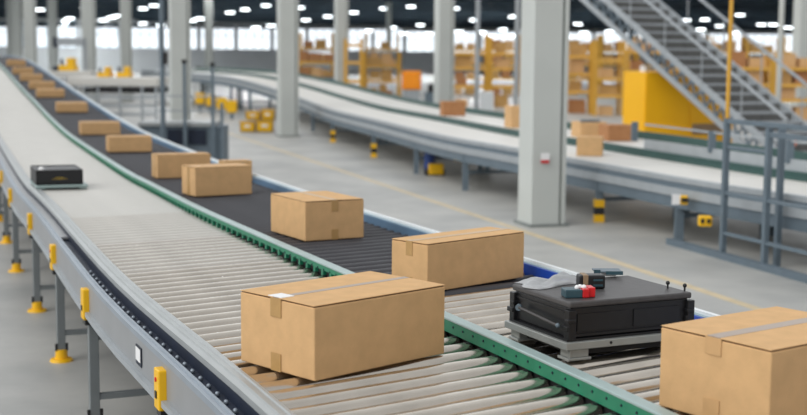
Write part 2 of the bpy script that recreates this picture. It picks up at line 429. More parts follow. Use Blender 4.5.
for i, (px, py, w, h, lab) in enumerate((
    (109,152.5,.57,.19,'low brown carton, third up the lane from the seamed carton'),
    (81,135,.62,.18,'low brown carton beside the grey railing, fourth up the dark lane'),
    (57,112.6,.60,.17,'flat brown carton just above the pair nearest the grey railing'),
    (37,97.5,.62,.16,'flat brown carton fourth from the far end of the dark lane'),
    (29.5,89,.62,.16,'flat brown carton third from the far end of the dark lane'),
    (20.5,81,.60,.16,'flat brown carton second from the far end of the dark lane'),
    (13,74,.60,.17,'flat brown carton next to the farthest one of the dark lane'),
    (7,66,.62,.19,'farthest brown carton, at the left edge of the picture'))):
    z = .95
    for _ in range(300):
        p = at(px, py, z); z = .95*z+.05*(.955+zf(p.y))
    c_ = carton(lab, p, .36, w-.04, h, R(18.5), z=p.z+.006, detail=1)
    c_.rotation_euler = (math.atan(max(0, min(.04, (p.y-16.5)*.005))), 0, R(18.5)); c_.location.z = .958+zf(c_.location.y)

# ------------------------------------------------------------------ black crate on steel pallet
cr = thing('storage_crate', 'black lidded crate on a grey steel carrier frame, on rollers at the right', 'crate', (.668,5.09,.955), R(25))
cw, cd = .572, .44
MB().box(-.035, cw+.03, -.03, cd+.03, .047, .078).build('carrier_frame', M['plate'], cr, bevel=.003)
MB().box(-.02, cw+.012, -.012, cd+.014, .0782, .088).build('carrier_deck', M['black'], cr)
MB().box(.03, cw-.03, .02, cd-.03, .014, .046).build('carrier_base', M['dark'], cr)
for sx in (0, cw-.07):
    for sy in (-.015, cd-.055):
        f = MB(); f.box(sx-.01, sx+.08, sy, sy+.07, .012, .047); f.box(sx-.02, sx+.09, sy-.006, sy+.076, 0, .012); f.build('carrier_foot', M['plate'], cr, bevel=.003)
MB().box(0, cw, 0, cd, .088, .212).build('crate_body', M['black'], cr, bevel=.006)
rib = MB()
for x0, x1 in ((.03,.27),(.30,.53)): rib.box(x0, x1, -.005, 0, .115, .185)
rib.box(.02, .54, -.008, 0, .095, .105)
rib.box(-.006, 0, .04, .43, .185, .192); rib.build('wall_rib', M['black'], cr)
MB().box(-.012, cw+.012, -.012, cd+.01, .212, .238).build('crate_lid', M['lid'], cr, bevel=.008, seg=3)
for x, y in ((-.018,-.018), (-.018,cd-.02), (cw-.012,-.018), (cw-.012,cd-.02)):
    c_ = MB(); c_.box(x, x+.035, y, y+.038, .086, .205); c_.box(x-.006, x+.02, y+.002, y+.05, .12, .14); c_.box(x-.006,x+.03,y-.006,y+.02,.155,.17)
    c_.build('corner_post', M['black'], cr, bevel=.003)
h_ = MB(); h_.cyl((-.032,.04,.135), (-.032,.36,.155), .006, n=10); hr = h_.build('tie_rod', M['lid'], cr)
MB().ball((-.034,.04,.137), .010, 8).build('rod_end', M['steeld'], hr); MB().cyl((-.036,.35,.154), (-.026,.36,.155), .014, n=12).build('rod_end', M['steeld'], hr)
for x, y in ((cw-.03,.10), (cw-.003,.02)):
    k = MB(); k.cyl((x,y,.236), (x,y,.258), .004, n=8); k.ball((x,y,.262), .009, 8); k.build('lid_pin', M['black'], cr)
k = MB(); k.box(cw+.012,cw+.03,.02,.03,.12,.2); k.box(cw+.012,cw+.03,.10,.11,.12,.2); k.box(cw+.024,cw+.034,.02,.11,.15,.19); k.build('side_handle', M['black'], cr)
k = MB(); k.cyl((.175,-.0325,.064), (.175,-.029,.064), .006, n=10); k.build('screw', M['black'], cr)
LZ = .955+.238
# plastic film on the lid
def local(p): return cr.matrix_basis @ Vector(p)
fm = MB(); nx, ny = 26, 12; vs = []
for j in range(ny+1):
    for i in range(nx+1):
        u = i/nx; v = j/ny
        x = .0+.36*u+.02*math.sin(7*v+u*3); y = .45-.17*v*(1-.45*u)-.13*u*0+.012*math.sin(9*u+4*v)
        edge = min(u, 1-u, v, 1-v)*4
        z = .242+min(1, max(0, edge))*(.018+.012*math.sin(11*u+3*v)+.009*math.sin(17*v-8*u+1)) + .006*math.sin(30*u*v)*min(1, edge)
        vs.append((x, y, max(z, .241)))
fm.add(vs, [(j*(nx+1)+i, j*(nx+1)+i+1, (j+1)*(nx+1)+i+1, (j+1)*(nx+1)+i) for j in range(ny) for i in range(nx)], True)
fo = fm.build('plastic_film', M['sheet']); fo.location = (.668,5.09,.955); fo.rotation_euler = (0,0,R(25))
s_ = fo.modifiers.new('thick', 'SOLIDIFY'); s_.thickness = .0015
tag(fo, 'crumpled translucent plastic film lying along the back left edge of the crate lid', 'plastic film')
# red and black battery pack
p = at(574, 298.5, LZ)
bt = thing('battery_pack', 'small black and red block lying at the front of the crate lid', 'battery', (p.x, p.y, LZ+.001), R(8))
MB().box(-.036, .036, 0, .07, 0, .034).build('black_case', M['teal'], bt, bevel=.004)
MB().box(.036, .064, 0, .07, .0, .036).build('red_cap', M['red'], bt, bevel=.004)
MB().box(.064, .092, .01, .075, .0, .040).build('red_latch', M['red'], bt, bevel=.004)
k = MB()
for x, y in ((.02,.03), (.036,.045), (.05,.035)): k.ball((x,y,.038), .011, 8)
k.build('white_knob', M['paper'], bt)
p = at(593, 292, LZ)
bx = thing('scanner_unit', 'black boxy device with a tan band behind the red and black block', 'device', (p.x, p.y+.06, LZ+.001), R(6))
MB().box(-.05, .062, 0, .065, 0, .058).build('device_body', M['black'], bx, bevel=.008, seg=3)
MB().box(-.034, -.012, -.002, .067, .002, .060).build('tan_band', M['tan'], bx, bevel=.002)
k = MB(); k.box(.01,.05,-.003,0,.012,.02); k.box(.01,.05,-.003,0,.034,.042); k.build('ridge', M['teal'], bx)
p = at(607, 276.5, LZ)
pd = thing('tool_tray', 'thin dark teal tray raised on a small foot near the back of the lid', 'tray', (p.x, p.y, LZ+.001), R(0))
MB().box(-.06,.062,-.03,.06,.020,.027).build('tray_plate', M['steeld'], pd, bevel=.002)
k = MB(); k.box(-.063,-.035,-.034,-.026,.008,.034); k.box(-.01,.065,-.034,-.026,.012,.028); k.build('front_edge', M['teal'], pd)
k = MB(); k.box(-.035,.04,.0,.04,0,.02); k.build('tray_foot', M['paper'], pd)

# ------------------------------------------------------------------ tray far on the pale lane
p = at(37.5, 190, .955)
tr = thing('sorting_tray', 'black shallow bin on a pale grey carrier, alone on the left pale lane', 'tray', (p.x, p.y, .956), R(21))
MB().box(-.01, .44, -.02, .62, .014, .04).build('carrier_plate', M['greencap'], tr, bevel=.004)
k = MB()
for x in (0, .36):
    for y in (0, .52): k.box(x, x+.07, y, y+.07, 0, .014)
k.build('carrier_foot', M['greencap'], tr)
wl = MB(); wl.box(-.01,.40,.0,.55,.04,.06); wl.box(-.01,.40,0,.015,.04,.175); wl.box(-.01,.40,.535,.55,.04,.175); wl.box(-.01,.005,0,.55,.04,.175); wl.box(.385,.40,0,.55,.04,.175)
wl.box(0,.39,.01,.54,.16,.168)
wl.build('bin_body', M['black'], tr, bevel=.004)
k = MB()
for i in range(14):
    a0 = 2*PI*i/14; a1 = 2*PI*(i+1)/14
    k.bar((.195+.035*math.cos(a0),-.002,.10+.008*math.sin(a0)), (.195+.035*math.cos(a1),-.002,.10+.008*math.sin(a1)), .003, .003)
k.box(.13,.26,-.003,0,.093,.096)
k.build('gold_emblem', M['gold'], tr)
k = MB(); k.ball((.05,.12,.17), .028, 8); k.build('white_cap', M['paper'], tr)

# ------------------------------------------------------------------ second conveyor line
C2 = Path([(6.3,8.0,.75),(5.25,10.6,.75),(4.11,13.4,.75),(3.43,15.0,.75),(2.86,16.45,.765),(2.22,18,.79),(1.55,19.7,.82),(.65,22.2,.83),(-.62,27.8,.83),(-1.94,33.5,.83),(-3.3,41,.87),(-4.9,46,1.12),(-6.9,50.5,1.38),(-9.6,56.5,1.46),(-12.8,63.5,1.48)])
for k, (q, dz, lab) in enumerate(((0,0,'pale belt conveyor lane beyond the aisle, nearer of the two, on striped legs'), (1.38,.07,'pale belt conveyor lane beyond the aisle, the farther one behind the dark divider'))):
    c = thing('belt_conveyor', lab, 'conveyor', tuple(C2.pt(2, q).xy)+(0,))
    mb = MB(); C2.sweep(mb, rect(q+.1, q+1.33, dz-.09, dz-.02), step=1); mb.build('belt', M['belt'], c, True)
    mb = MB(); C2.sweep(mb, rect(q, q+.09, dz-.05, dz+.01), step=1); mb.build('near_rail', M['steel' if k == 0 else 'dgreen'], c, True)
    mb = MB(); C2.sweep(mb, rect(q+1.34, q+1.37, dz-.1, dz+(.03 if k == 0 else .10)), step=1); mb.build('far_rail', M['dgreen'], c, True)
    mb = MB(); C2.sweep(mb, rect(q+.01, q+.04, dz-.36, dz-.05), step=1); mb.build('side_panel', M['steeld'], c, True)
    if k == 0:
        mb = MB(); C2.sweep(mb, rect(q-.012, q+.01, dz-.22, dz-.12), step=1); mb.build('panel_rib', M['steel'], c, True)
    spots = [C2.at_y(y) for y in (10.2, 12.6, 15.45, 17.2, 21.2, 24.2, 28.2, 33.2, 38, 43, 48, 53, 58)]
    for i, stn in enumerate(spots):
        o, d, nn, _ = C2.frame(stn)
        for qq in (q+.06, q+1.3):
            p = o+nn*qq
            leg = MB().box(p.x-.05, p.x+.05, p.y-.05, p.y+.05, 0, o.z+dz-.1).build('leg', M['steeld'], c, True)
            if k == 0 and qq < .5 and i in (3, 6, 7):
                for z0, ml in ((.0,'yellow'), (.1,'dark'), (.2,'yellow')):
                    MB().box(p.x-.065, p.x+.065, p.y-.07, p.y+.065, z0, z0+.1).build('stripe_guard', M[ml], leg, False)
        mb = MB(); mb.bar((*(o+nn*(q+.06)).xy, .3), (*(o+nn*(q+1.3)).xy, .3), .05); mb.build('cross_bar', M['steeld'], c, True)
def on_c2(px, py, q, dz, w, l, h, lab, m, rz):
    # slide along the lane until the picture column matches
    best = min((abs(403.5+F*C2.pt(t/10, q).x/C2.pt(t/10, q).y-px), t/10) for t in range(10, int(C2.L*10)))[1]
    p = C2.pt(best, q, dz); r = thing('cardboard_box', lab, 'box', p, rz, 'cartons on the belt lanes beyond the aisle')
    MB().box(-l/2, l/2, -w/2, w/2, 0, h).build('carton_body', M[m], r, bevel=.006)
    MB().box(-l/2-.002, l/2+.002, -.03, .03, h-.001, h+.002).build('packing_tape', M['tape'], r)
    return r
on_c2(589, 160, .70, -.019, .34, .36, .27, 'brown carton on the nearer belt lane right of the big column', 'card', R(-12))
on_c2(452, 122, 1.95, .051, .4, .5, .32, 'reddish brown carton on the farther belt lane left of the big column', 'card2', R(10))
on_c2(519, 130, 1.95, .051, .5, .45, .4, 'brown carton half hidden by the left face of the big column', 'card', R(10))
on_c2(617, 140, 2.1, .051, .5, .46, .25, 'flat brown carton in front of the left end of the yellow cabinet', 'card2', R(10))
ob = on_c2(588, 140, 2.1, .051, .5, .46, .25, 'flat brown carton with a dark grey strip, right beside the big column', 'card', R(10))
MB().box(-.2,.12,-.2,-.12,.25,.29).build('grey_strip', M['steeld'], ob)
# guard rail on the divider
gd = thing('guard_rail', 'thin grey guard rail on short posts above the belt lanes, before the yellow cabinet', 'railing', tuple(C2.pt(4, 1.42).xy)+(.8,))
tA = C2.at_y(18.2); tB = C2.at_y(9.5)
for px in (632, 712, 790, 870):
    t = min((abs(403.5+F*C2.pt(t/10, 1.42).x/C2.pt(t/10, 1.42).y-px), t/10) for t in range(10, int(C2.L*10)))[1]
    p = C2.pt(t, 1.44, .05); MB().box(p.x-.045,p.x+.045,p.y-.04,p.y+.04,p.z+.12,p.z+.40).build('post', M['steeld'], gd, True)
mb = MB(); C2.sweep(mb, rect(1.425, 1.455, .0, .22), t0=tB, t1=tA); mb.build('guard_panel', M['steel'], gd, True)
mb = MB(); C2.sweep(mb, rect(1.43, 1.455, .42, .445), t0=tB, t1=tA); mb.build('top_bar', M['steel'], gd, True)

# motor under the near belt lane
p = at(436, 176, 0)
mo = thing('drive_motor', 'blue and yellow drive motor under the nearer belt lane', 'motor', (p.x, p.y+.2, 0), R(10))
MB().cyl((-.12,0,.12), (-.12,0,.50), .10, n=16).build('motor_body', M['bluem'], mo)
MB().cyl((-.05,0,.42), (.35,0,.36), .09, n=16).build('gear_housing', M['navy'], mo)
MB().cyl((.35,0,.36), (.47,0,.34), .10, n=16).build('yellow_cap', M['yellow'], mo)
MB().box(-.16,.12,-.16,-.06,.02,.22).build('yellow_guard', M['yellow'], mo, bevel=.02)
MB().box(-.2,.15,-.12,.12,0,.12).build('motor_foot', M['dark'], mo)

# ------------------------------------------------------------------ columns
def column(px, Y, size, rz, lab, top=7.2, py=150):
    X = far(px, py, Y).x
    c = thing('column', lab, 'column', (X, Y, 0), rz, 'painted columns of the hall'); s = size/2
    sh = MB(); sh.box(-s, s*.62, -s, s, 0, top); sh.box(s*.62, s*.76, -s+.05, s-.05, 0, top); sh.box(s*.76, s, -s, s, 0, top)
    sh.build('shaft', M['column'], c)
    MB().box(-s-.04, s+.04, -s-.04, s+.04, 0, .03).build('base_plate', M['colgroove'], c)
    MB().box(s*.62, s*.765, -s+.048, -s+.0505, 0, top).build('groove_face', M['colgroove'], c)
    return c
column(542.5, 16.9, .47, R(17), 'biggest grey column, right of centre, with a small red and white sign')
column(288, 35.5, .5, R(17), 'grey column rising from the aisle left of centre, yellow crates at its foot')
column(443, 41, .5, R(17), 'grey column behind the belt lanes between the two nearer columns')
column(181, 34, .5, R(17), 'grey column behind the grey railing with the thin pole before it')
column(128, 62, .5, R(17), 'pale column just left of the thin railing pole')
column(91, 60, .62, R(17), 'pale column behind the pair of yellow machines')
column(55.5, 78, .55, R(17), 'pale column with the grey overhead beam to its right')
column(33, 52, .5, R(17), 'widest pale column of the cluster at the left edge')
column(20.5, 70, .5, R(17), 'second pale column from the left edge')
column(13.5, 86, .5, R(17), 'leftmost pale column of the cluster, farthest away')
column(210, 86, .5, R(17), 'slender far column before the window band right of the railing')
column(341, 62, .55, R(17), 'far column left of the yellow rack uprights')
column(388, 120, .4, R(17), 'thin far column behind the orange cabinet')
column(797, 60, .6, R(17), 'far column at the right edge behind the stairs')
p = far(545, 158.5, 16.62)
sg = thing('wall_sign', 'small white and red sign on the front of the biggest column', 'sign', (p.x, p.y, p.z), R(17))
MB().box(-.06,.06,-.012,.0,-.02,.07).build('white_field', M['paper'], sg, bevel=.003)
MB().box(-.056,.056,-.014,.0,-.06,-.02).build('red_field', M['red'], sg, bevel=.003)

# ------------------------------------------------------------------ building shell
fl = MB().box(-75, 110, -6, 240, -.2, 0); struct('floor', fl, M['floor'])
a = at(300, 157, 0); b = at(640, 270, 0); d = (b-a).normalized()
ln = MB(); ln.bar(a-d*12+Vector((0,0,-.001)), b+d*9+Vector((0,0,-.001)), .11, .006); struct('trim_1', ln, M['line'])
a = at(372, 176, 0); b = at(440, 198, 0)
# far wall: two straight runs
W0 = Vector((-75,160,0)); W1 = Vector((0,212,0)); W2 = Vector((110,212,0)); ZT = 7.2
def wall(name, A, B, wname, z0, z1, n0):
    d = (B-A); L = d.length; d.normalize(); nn = Vector((-d.y, d.x, 0)); rz = math.atan2(d.y, d.x)
    m = Matrix.Translation(A) @ Matrix.Rotation(rz, 4, 'Z')
    mb = MB(); mb.box(0, L, 0, .3, 0, z0, m); mb.box(0, L, 0, .3, z1, ZT+.4, m)
    bay = 6.; n = int(L/bay)
    for i in range(n+1): mb.box(i*L/n-.25, i*L/n+.25, 0, .3, z0, z1, m)
    struct(name, mb, M['wall'])
    fr = MB(); gl = MB()
    for i in range(n):
        x0 = i*L/n+.25; x1 = (i+1)*L/n-.25
        fr.box(x0, x1, .05, .15, z0, z0+.1, m); fr.box(x0, x1, .05, .15, z1-.1, z1, m); fr.box(x0, x1, .06, .14, (z0+z1)/2+.2, (z0+z1)/2+.28, m)
        for k in range(5):
            x = x0+(x1-x0)*k/4; fr.box(x-.05, x+.05, .05, .15, z0, z1, m)
    gl.box(.25, L-.25, .09, .11, z0, z1, m)
    w = struct(wname, fr, M['frame']); g = gl.build('glass', M['glass'], w)
wall('wall_back', W0, W1, 'window_1', 3.15, 6.75, 0)
wall('wall_right', W1, W2, 'window_2', 3.1, 6.5, 0)
wl = MB().box(-75.3,-75,-6,160.5,0,7.6); struct('wall_left', wl, M['wall'])
ce = MB(); ce.box(-75, 110, 62, 240, ZT+.05, ZT+.3); struct('ceiling', ce, M['ceiling'])
bm_ = MB()
for i in range(14): y = 66+i*12; bm_.box(-75, 110, y-.2, y+.2, ZT-.25, ZT+.05)
for i in range(18): x = -72+i*10; bm_.box(x-.12, x+.12, 62, 240, ZT-.05, ZT+.05)
struct('trim_2', bm_, M['beam'])
# bright dock opening in the far wall
dk = MB(); pA = W1+(W0-W1)*.0
d1 = (W0-W1).normalized()
def on_back(px):
    best = min((abs(403.5+F*(W0.lerp(W1, k/1000)).x/(W0.lerp(W1, k/1000)).y-px), k/1000) for k in range(1001))[1]; return W0.lerp(W1, best)
q0 = on_back(300); q1 = on_back(336); up = Vector((0,0,1)); off = Vector((d1.y, -d1.x, 0)); off = off if off.y < 0 else -off
mb = MB(); q0 = q0+off*.15; q1 = q1+off*.15
mb.bar(q0+up*2.15, q1+up*2.15, .1, 1.5)
o = mb.build('door_1', mat('dock_daylight', (250,252,255), .5, emit=1.2)); o['kind'] = 'structure'

# ------------------------------------------------------------------ ceiling strip lamps
proto = None
lamps = [(63,21),(70,19),(103,20.5),(111,18),(117,16.5),(143,9),(154,6),(143,24),(161,26),(192,21),(199,19),(203,19),(230,13),(245,10),(266,6),(256,28),(271,26),(306,20.5),(328,17),(354,13),(384,9),(369,31),(392,28),(411,7),(420.5,25.5),(404.5,34),(429,34),(474,20.5),(459,32),(481.5,32.5),(463,36),(487,36),(503,30),(513,17),(513,36),(578,24.5),(584,33),(609,32),(686,20.5),(705,20),(701,30),(720,26.5),(740,15.5),(735,33),(761,25),(773,25),(788,28),(40,10),(85,8),(300,8),(455,9),(600,14)]
for px, py in lamps:
    z = 6.82; p = at(px, py, z)
    if p.y > 190: p = far(px, py, 150)
    if proto is None:
        proto = thing('ceiling_lamp', 'long white glowing strip lamp hung under the dark far ceiling', 'lamp', p, 0, 'strip lamps under the far ceiling')
        MB().box(-.42,.42,-.15,.15,.0,.06).build('diffuser', M['lamp'], proto)
        hs = MB(); hs.box(-.46,.46,-.2,.2,.06,.12); hs.box(-.02,.02,-.02,.02,.12,.28)
        hs.build('housing', M['beam'], proto)
        o = proto
    else: o = copy_tree(proto)
    o.location = (p.x, p.y, p.z); s = p.y/135; s = min(max(s, .7), 1.3); o.scale = (s, s, s*1.3)
    al = bpy.data.lights.new('strip_light', 'AREA'); al.shape = 'RECTANGLE'; al.size = .8*s; al.size_y = .3*s; al.energy = 230; al.color = (.95,.98,1)
    ao = bpy.data.objects.new('strip_light', al); COL.objects.link(ao); ao.parent = o; ao.location = (0, 0, -.03)

for yy in (70, 86, 102):  # unseen area lights added over the far hall to brighten its columns
    for xx in (-48, -30, -12, 6, 24, 42):
        al = bpy.data.lights.new('hall_fill', 'AREA'); al.shape = 'RECTANGLE'; al.size = 3; al.size_y = .6; al.energy = 700; al.color = (.95,.98,1)
        ao = bpy.data.objects.new('hall_fill', al); COL.objects.link(ao); ao.location = (xx, yy, 6.85 if yy < 90 else 6.9)
# ------------------------------------------------------------------ pallet racks
rk = 0
def rack(px0, px1, Y, zs, lab, ztop, depth=1.1, seed=0, fill=.8):
    X0 = far(px0, 60, Y).x; X1 = far(px1, 60, Y).x; w = X1-X0
    r = thing('pallet_rack', lab, 'rack', (X0, Y, 0), 0, 'yellow pallet racks'); rnd = random.Random(seed)
    for x in (0, w):
        for y in (0, depth): MB().box(x-.06, x+.06, y-.05, y+.05, 0, ztop).build('upright', M['rackb'], r)
    for z in zs:
        for y in (-.04, depth-.03): MB().box(.06, w-.06, y, y+.07, z-.1, z).build('beam', M['rack'], r)
        s = MB()
        for k in range(7): s.box(.08, w-.08, .03+k*.15, .13+k*.15, z, z+.03)
        s.build('shelf', M['pallet'], r)
    for z in [0.0]+list(zs):
        x = .2
        while x < w-.75:
            bw = rnd.uniform(.45, .7); bh = rnd.uniform(.32, .6)
            if rnd.random() < fill:
                o = MB().box(0, bw, 0, .6, 0, bh).build('carton', M[rnd.choice(['card','card2','wood'])])
                o.location = (X0+x, Y+.15, z+.032 if z else .001)
                tag(o, 'small brown carton stored on a yellow pallet rack', 'box', 'cartons stored on the yellow racks')
            x += bw+.14
rack(296, 338, 74, (1.0,1.9), 'low yellow rack between the aisle column and the far column', 2.1, seed=1)
rack(345, 361, 60, (1.1,1.95,2.75), 'tall narrow yellow rack left of the orange cabinet', 3.0, seed=2, fill=.5)
rack(364, 400, 66, (1.0,1.75), 'yellow rack directly left of the orange cabinet', 2.4, seed=3)
rack(452, 487, 58, (.95,1.75,2.4), 'yellow rack just right of the column behind the belt lanes', 2.95, seed=4)
rack(491, 524, 58, (.95,1.75,2.4), 'yellow rack whose right end is hidden by the biggest column', 3.1, seed=5)
rack(566, 594, 52, (.9,1.6,2.3), 'yellow rack just right of the biggest column', 2.8, seed=6)
rack(596, 624, 50, (.8,1.45,2.15), 'yellow rack reaching behind the left end of the yellow cabinet', 2.9, seed=7)
rack(628, 676, 56, (.9,1.7,2.5), 'yellow rack above the yellow cabinet behind the stairs', 2.8, seed=8)
rack(680, 722, 56, (.9,1.7,2.3), 'yellow rack seen through the stair treads', 2.6, seed=9)
rack(726, 772, 48, (.75,1.3,1.9), 'yellow rack left of the far column at the right edge', 2.35, seed=10, fill=.9)
rack(775, 822, 48, (.75,1.3,1.9), 'yellow rack at the right edge of the picture', 2.35, seed=11, fill=.9)

for i, (a, b) in enumerate(((300,332),(366,398),(452,486),(488,522),(566,600),(602,636),(638,672),(674,708),(712,746),(748,782),(784,818))):
    rack(a, b, 78, (1.0,1.85,2.7), 'tall yellow rack in the back row behind the nearer racks', 3.6, seed=30+i, fill=.85)
# ------------------------------------------------------------------ cabinets beyond the belt lanes
A = far(643, 150, 29.6)
cb = thing('machine_cabinet', 'large bright yellow cabinet beneath the stairs', 'cabinet', (A.x, 29.6, 0), R(15))
w = 2.25
MB().box(0, w, .0, 1.15, .1, 1.88).build('cabinet_body', M['yellowc'], cb, bevel=.01)
MB().box(.02, w-.02, .04, 1.1, 0, .1).build('plinth', M['dark'], cb)
for x0, x1 in ((.02,1.12), (1.14,w-.02)):
    MB().box(x0, x1, -.02, 0, .14, 1.87).build('door', M['yellowc'], cb, bevel=.006)
MB().cyl((.12,.3,1.88), (.12,.3,2.02), .1, n=14).build('beacon', M['paper'], cb)
MB().box(w, w+.1, .1, .35, .8, 1.15).build('black_switch', M['black'], cb)
MB().box(1.2, w-.3, -.03, -.02, .45, .7).build('door_label', M['tan'], cb)
A = far(402, 88, 50); B = far(421, 88, 50)
oc = thing('machine_cabinet', 'orange square cabinet on a grey stand among the yellow racks', 'cabinet', (A.x, 50, 0))
w = B.x-A.x
MB().box(0, w, 0, .7, .95, 1.66).build('cabinet_body', M['orange'], oc, bevel=.02)
MB().box(.05, w-.05, .05, .65, 0, .95).build('stand', M['steel'], oc)
MB().box(.08, w-.08, -.02, 0, 1.02, 1.58).build('door', M['orange'], oc, bevel=.01)
A = far(425, 98, 46)
dm = thing('control_desk', 'dark control desk in front of the column behind the belt lanes', 'desk', (A.x, 46, 0))
MB().box(0, .95, 0, .6, 0, .95).build('desk_body', M['steeld'], dm, bevel=.02)
MB().box(.1, .5, .1, .5, .95, 1.25).build('monitor', M['black'], dm, bevel=.02)
MB().box(.55, .95, .1, .45, .95, 1.08).build('printer', M['dark'], dm, bevel=.02)
A = far(480, 110, 42)
wc = thing('storage_bin', 'white upright bin in front of the yellow rack behind the belt lanes', 'bin', (A.x, 42, 0))
MB().box(0,.42,0,.4,.05,1.05).build('bin_body', M['white'], wc, bevel=.02)
MB().box(-.01,.43,-.01,.41,1.05,1.1).build('bin_lid', M['paper'], wc, bevel=.01)
A = far(320, 75, 70)
wc = thing('trolley', 'grey goods trolley in front of the far racks, right of the aisle column', 'trolley', (A.x, 66, 0))
MB().box(0,1.3,0,.7,.5,1.15).build('trolley_body', M['steeld'], wc, bevel=.02)
MB().box(.1,1.2,.1,.6,.1,.5).build('lower_shelf', M['steel'], wc)
for x in (.1, 1.2): MB().cyl((x,.1,.0), (x,.16,.0), .001, n=6) if 0 else MB().cyl((x-.05,.05,.1), (x+.05,.05,.1), .1, n=12).build('wheel', M['black'], wc)

# ------------------------------------------------------------------ stairs
fA = Vector((7.55,25.6,0)); run = Vector((-.47,.883,0)); wd = Vector((.883,.47,0)); SW = 1.62; SL = .552
ang = math.atan2(run.y, run.x)
st = thing('staircase', 'open steel staircase climbing to the upper left behind the yellow cabinet', 'stairs', fA)
def sp(t, q, dz=0): return fA+run*t+wd*q+Vector((0,0,t*SL+dz))
LT = 9.6
for z in (-.24, .20): MB().bar(sp(-.1,0,z), sp(LT,0,z), .05, .13).build('stringer', M['steel'], st, True)
MB().bar(sp(-.1,SW,.12), sp(LT,SW,.12), .05, .2).build('stringer', M['steel'], st, True)
n = int(LT*SL/.19)
for i in range(1, n):
    t = i*.19/SL; z = i*.19+.12
    p0 = fA+run*t+Vector((0,0,z)); m = Matrix.Translation(p0) @ Matrix.Rotation(math.atan2(wd.y, wd.x), 4, 'Z')
    mb = MB(); mb.box(.03, SW-.03, -.15, .17, -.02, .015, m); mb.box(.03, SW-.03, -.17, -.13, -.045, .015, m); tr_ = mb.build('tread', M['steel'], st, True)
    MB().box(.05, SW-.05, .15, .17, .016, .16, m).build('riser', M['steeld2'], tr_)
for q in (-.03, SW+.03):
    MB().bar(sp(0,q,1.0), sp(LT,q,1.0), .05, .05).build('handrail', M['steel'], st, True)
    for i in range(8):
        t = .05+i*1.25; MB().bar(sp(t,q,0), sp(t,q,1.0), .025, .025).build('baluster', M['steel'], st, True)
# lattice on the near side
lt = MB()
for i in range(28):
    t = .1+i*.33; lt.bar(sp(t,-.0,-.19), sp(t+.17,-.0,.15), .03, .05); lt.bar(sp(t+.17,-.0,.15), sp(t+.33,-.0,-.19), .03, .05)
lt.build('lattice', M['steeld'], st, True)
for q in (0, SW):
    p = sp(0,q); MB().box(p.x-.16,p.x+.16,p.y-.12,p.y+.12,0,.24).build('foot_guard', M['yellow'], st, True)
# landing at the top
tp = sp(LT,0); m = Matrix.Translation(tp) @ Matrix.Rotation(math.atan2(wd.y, wd.x), 4, 'Z')
MB().box(0, SW, 0, 2.4, -.12, 0, m).build('landing', M['steel'], st, True)
for x, y in ((.05,.3),(SW-.05,.3),(.05,2.3),(SW-.05,2.3)):
    b0 = m @ Vector((x,y,-.1)); MB().bar((b0.x,b0.y,0), b0, .12).build('landing_post', M['steel'], st, True)

# ------------------------------------------------------------------ steel access frame in front, at right
B0 = Vector((3.13,15.15,0)); B1 = Vector((4.35,11.3,0)); bd = (B1-B0).normalized(); bn = Vector((-bd.y, bd.x, 0))
if bn.x < 0: bn = -bn
fr = thing('access_frame', 'slate grey steel guard frame with tall posts at the right edge', 'frame', B0)
MB().bar(B0+Vector((0,0,.035)), B1+Vector((0,0,.035)), .09, .07).build('base_beam', M['steeld'], fr, True)
def fp(s, q=0): return B0+bd*s+bn*q
s1, s2, s3 = 1.12, 1.75, 1.93
s4 = 3.2
for s, q, zt in ((s1, .03, 1.53), (s2, .30, 1.5), (s3, .03, 1.47), (s4, .03, 1.47)):
    p = fp(s, q); MB().bar((p.x,p.y,.0), (p.x,p.y,zt), .058, .058, up=tuple(bd)).build('post', M['steeld'], fr, True)
for s0, e, z in ((s1, s4+.6, 1.5), (s3, s4+.6, 1.40), (s1, s3, 1.22), (s1, s4+.6, .28), (s1, s4+.6, .72)):
    MB().bar(fp(s0,.03)+Vector((0,0,z)), fp(e,.03)+Vector((0,0,z)), .045 if z > 1.3 else .035, .05 if z > 1.3 else .035).build('rail', M['steeld'], fr, True)
p = fp(s1,.03); po = MB().cyl((p.x,p.y,1.53), (p.x,p.y,4.0), .024, n=12).build('pole', M['rackb'], fr, True); po['label'] = 'thin yellow pole'
p = far(779, 80, 33); po = MB().cyl((p.x,p.y,0), (p.x,p.y,7.2), .07, n=12).build('pole', M['column']); tag(po, 'thin pale floor to ceiling pole behind the stairs, in front of the racks', 'pole')
# yellow sensor boxes
def unit(px, py, Y, w, h, lab, m1='yellow'):
    p = far(px, py, Y); u = thing('sensor_box', lab, 'sensor box', (p.x, p.y, p.z), R(-5))
    MB().box(-w/2, w/2, -.05, .05, -h/2, h/2).build('case', M[m1], u, bevel=.02)
    k = MB()
    for sx in (-.22, .22): k.box(sx*w-.02, sx*w+.02, -.056, -.05, -.02, .03)
    k.build('slot', M['black'], u)
    MB().box(-.012, .012, .04, .5, -.012, .012).build('mount', M['steeld'], u)
    return u
unit(705, 221, 14.3, .15, .12, 'yellow sensor box low in front of the guard frame')
unit(684, 200, 15.1, .09, .11, 'small yellow switch beside a white tag on the belt lane side')
o = MB().box(-.045,.045,-.01,.01,-.06,.06).build('paper_tag', M['paper']); o.location = far(676, 199.5, 15.0); tag(o, 'small white tag on the side of the nearer belt lane', 'tag')
o = MB(); o.ball((0,0,0), .075, 10); o.cyl((0,0,-.3), (0,0,0), .02); o = o.build('warning_lamp', M['salmon']); o.location = far(793, 143, 24); tag(o, 'small salmon coloured lamp above the belt lanes near the right edge', 'lamp')
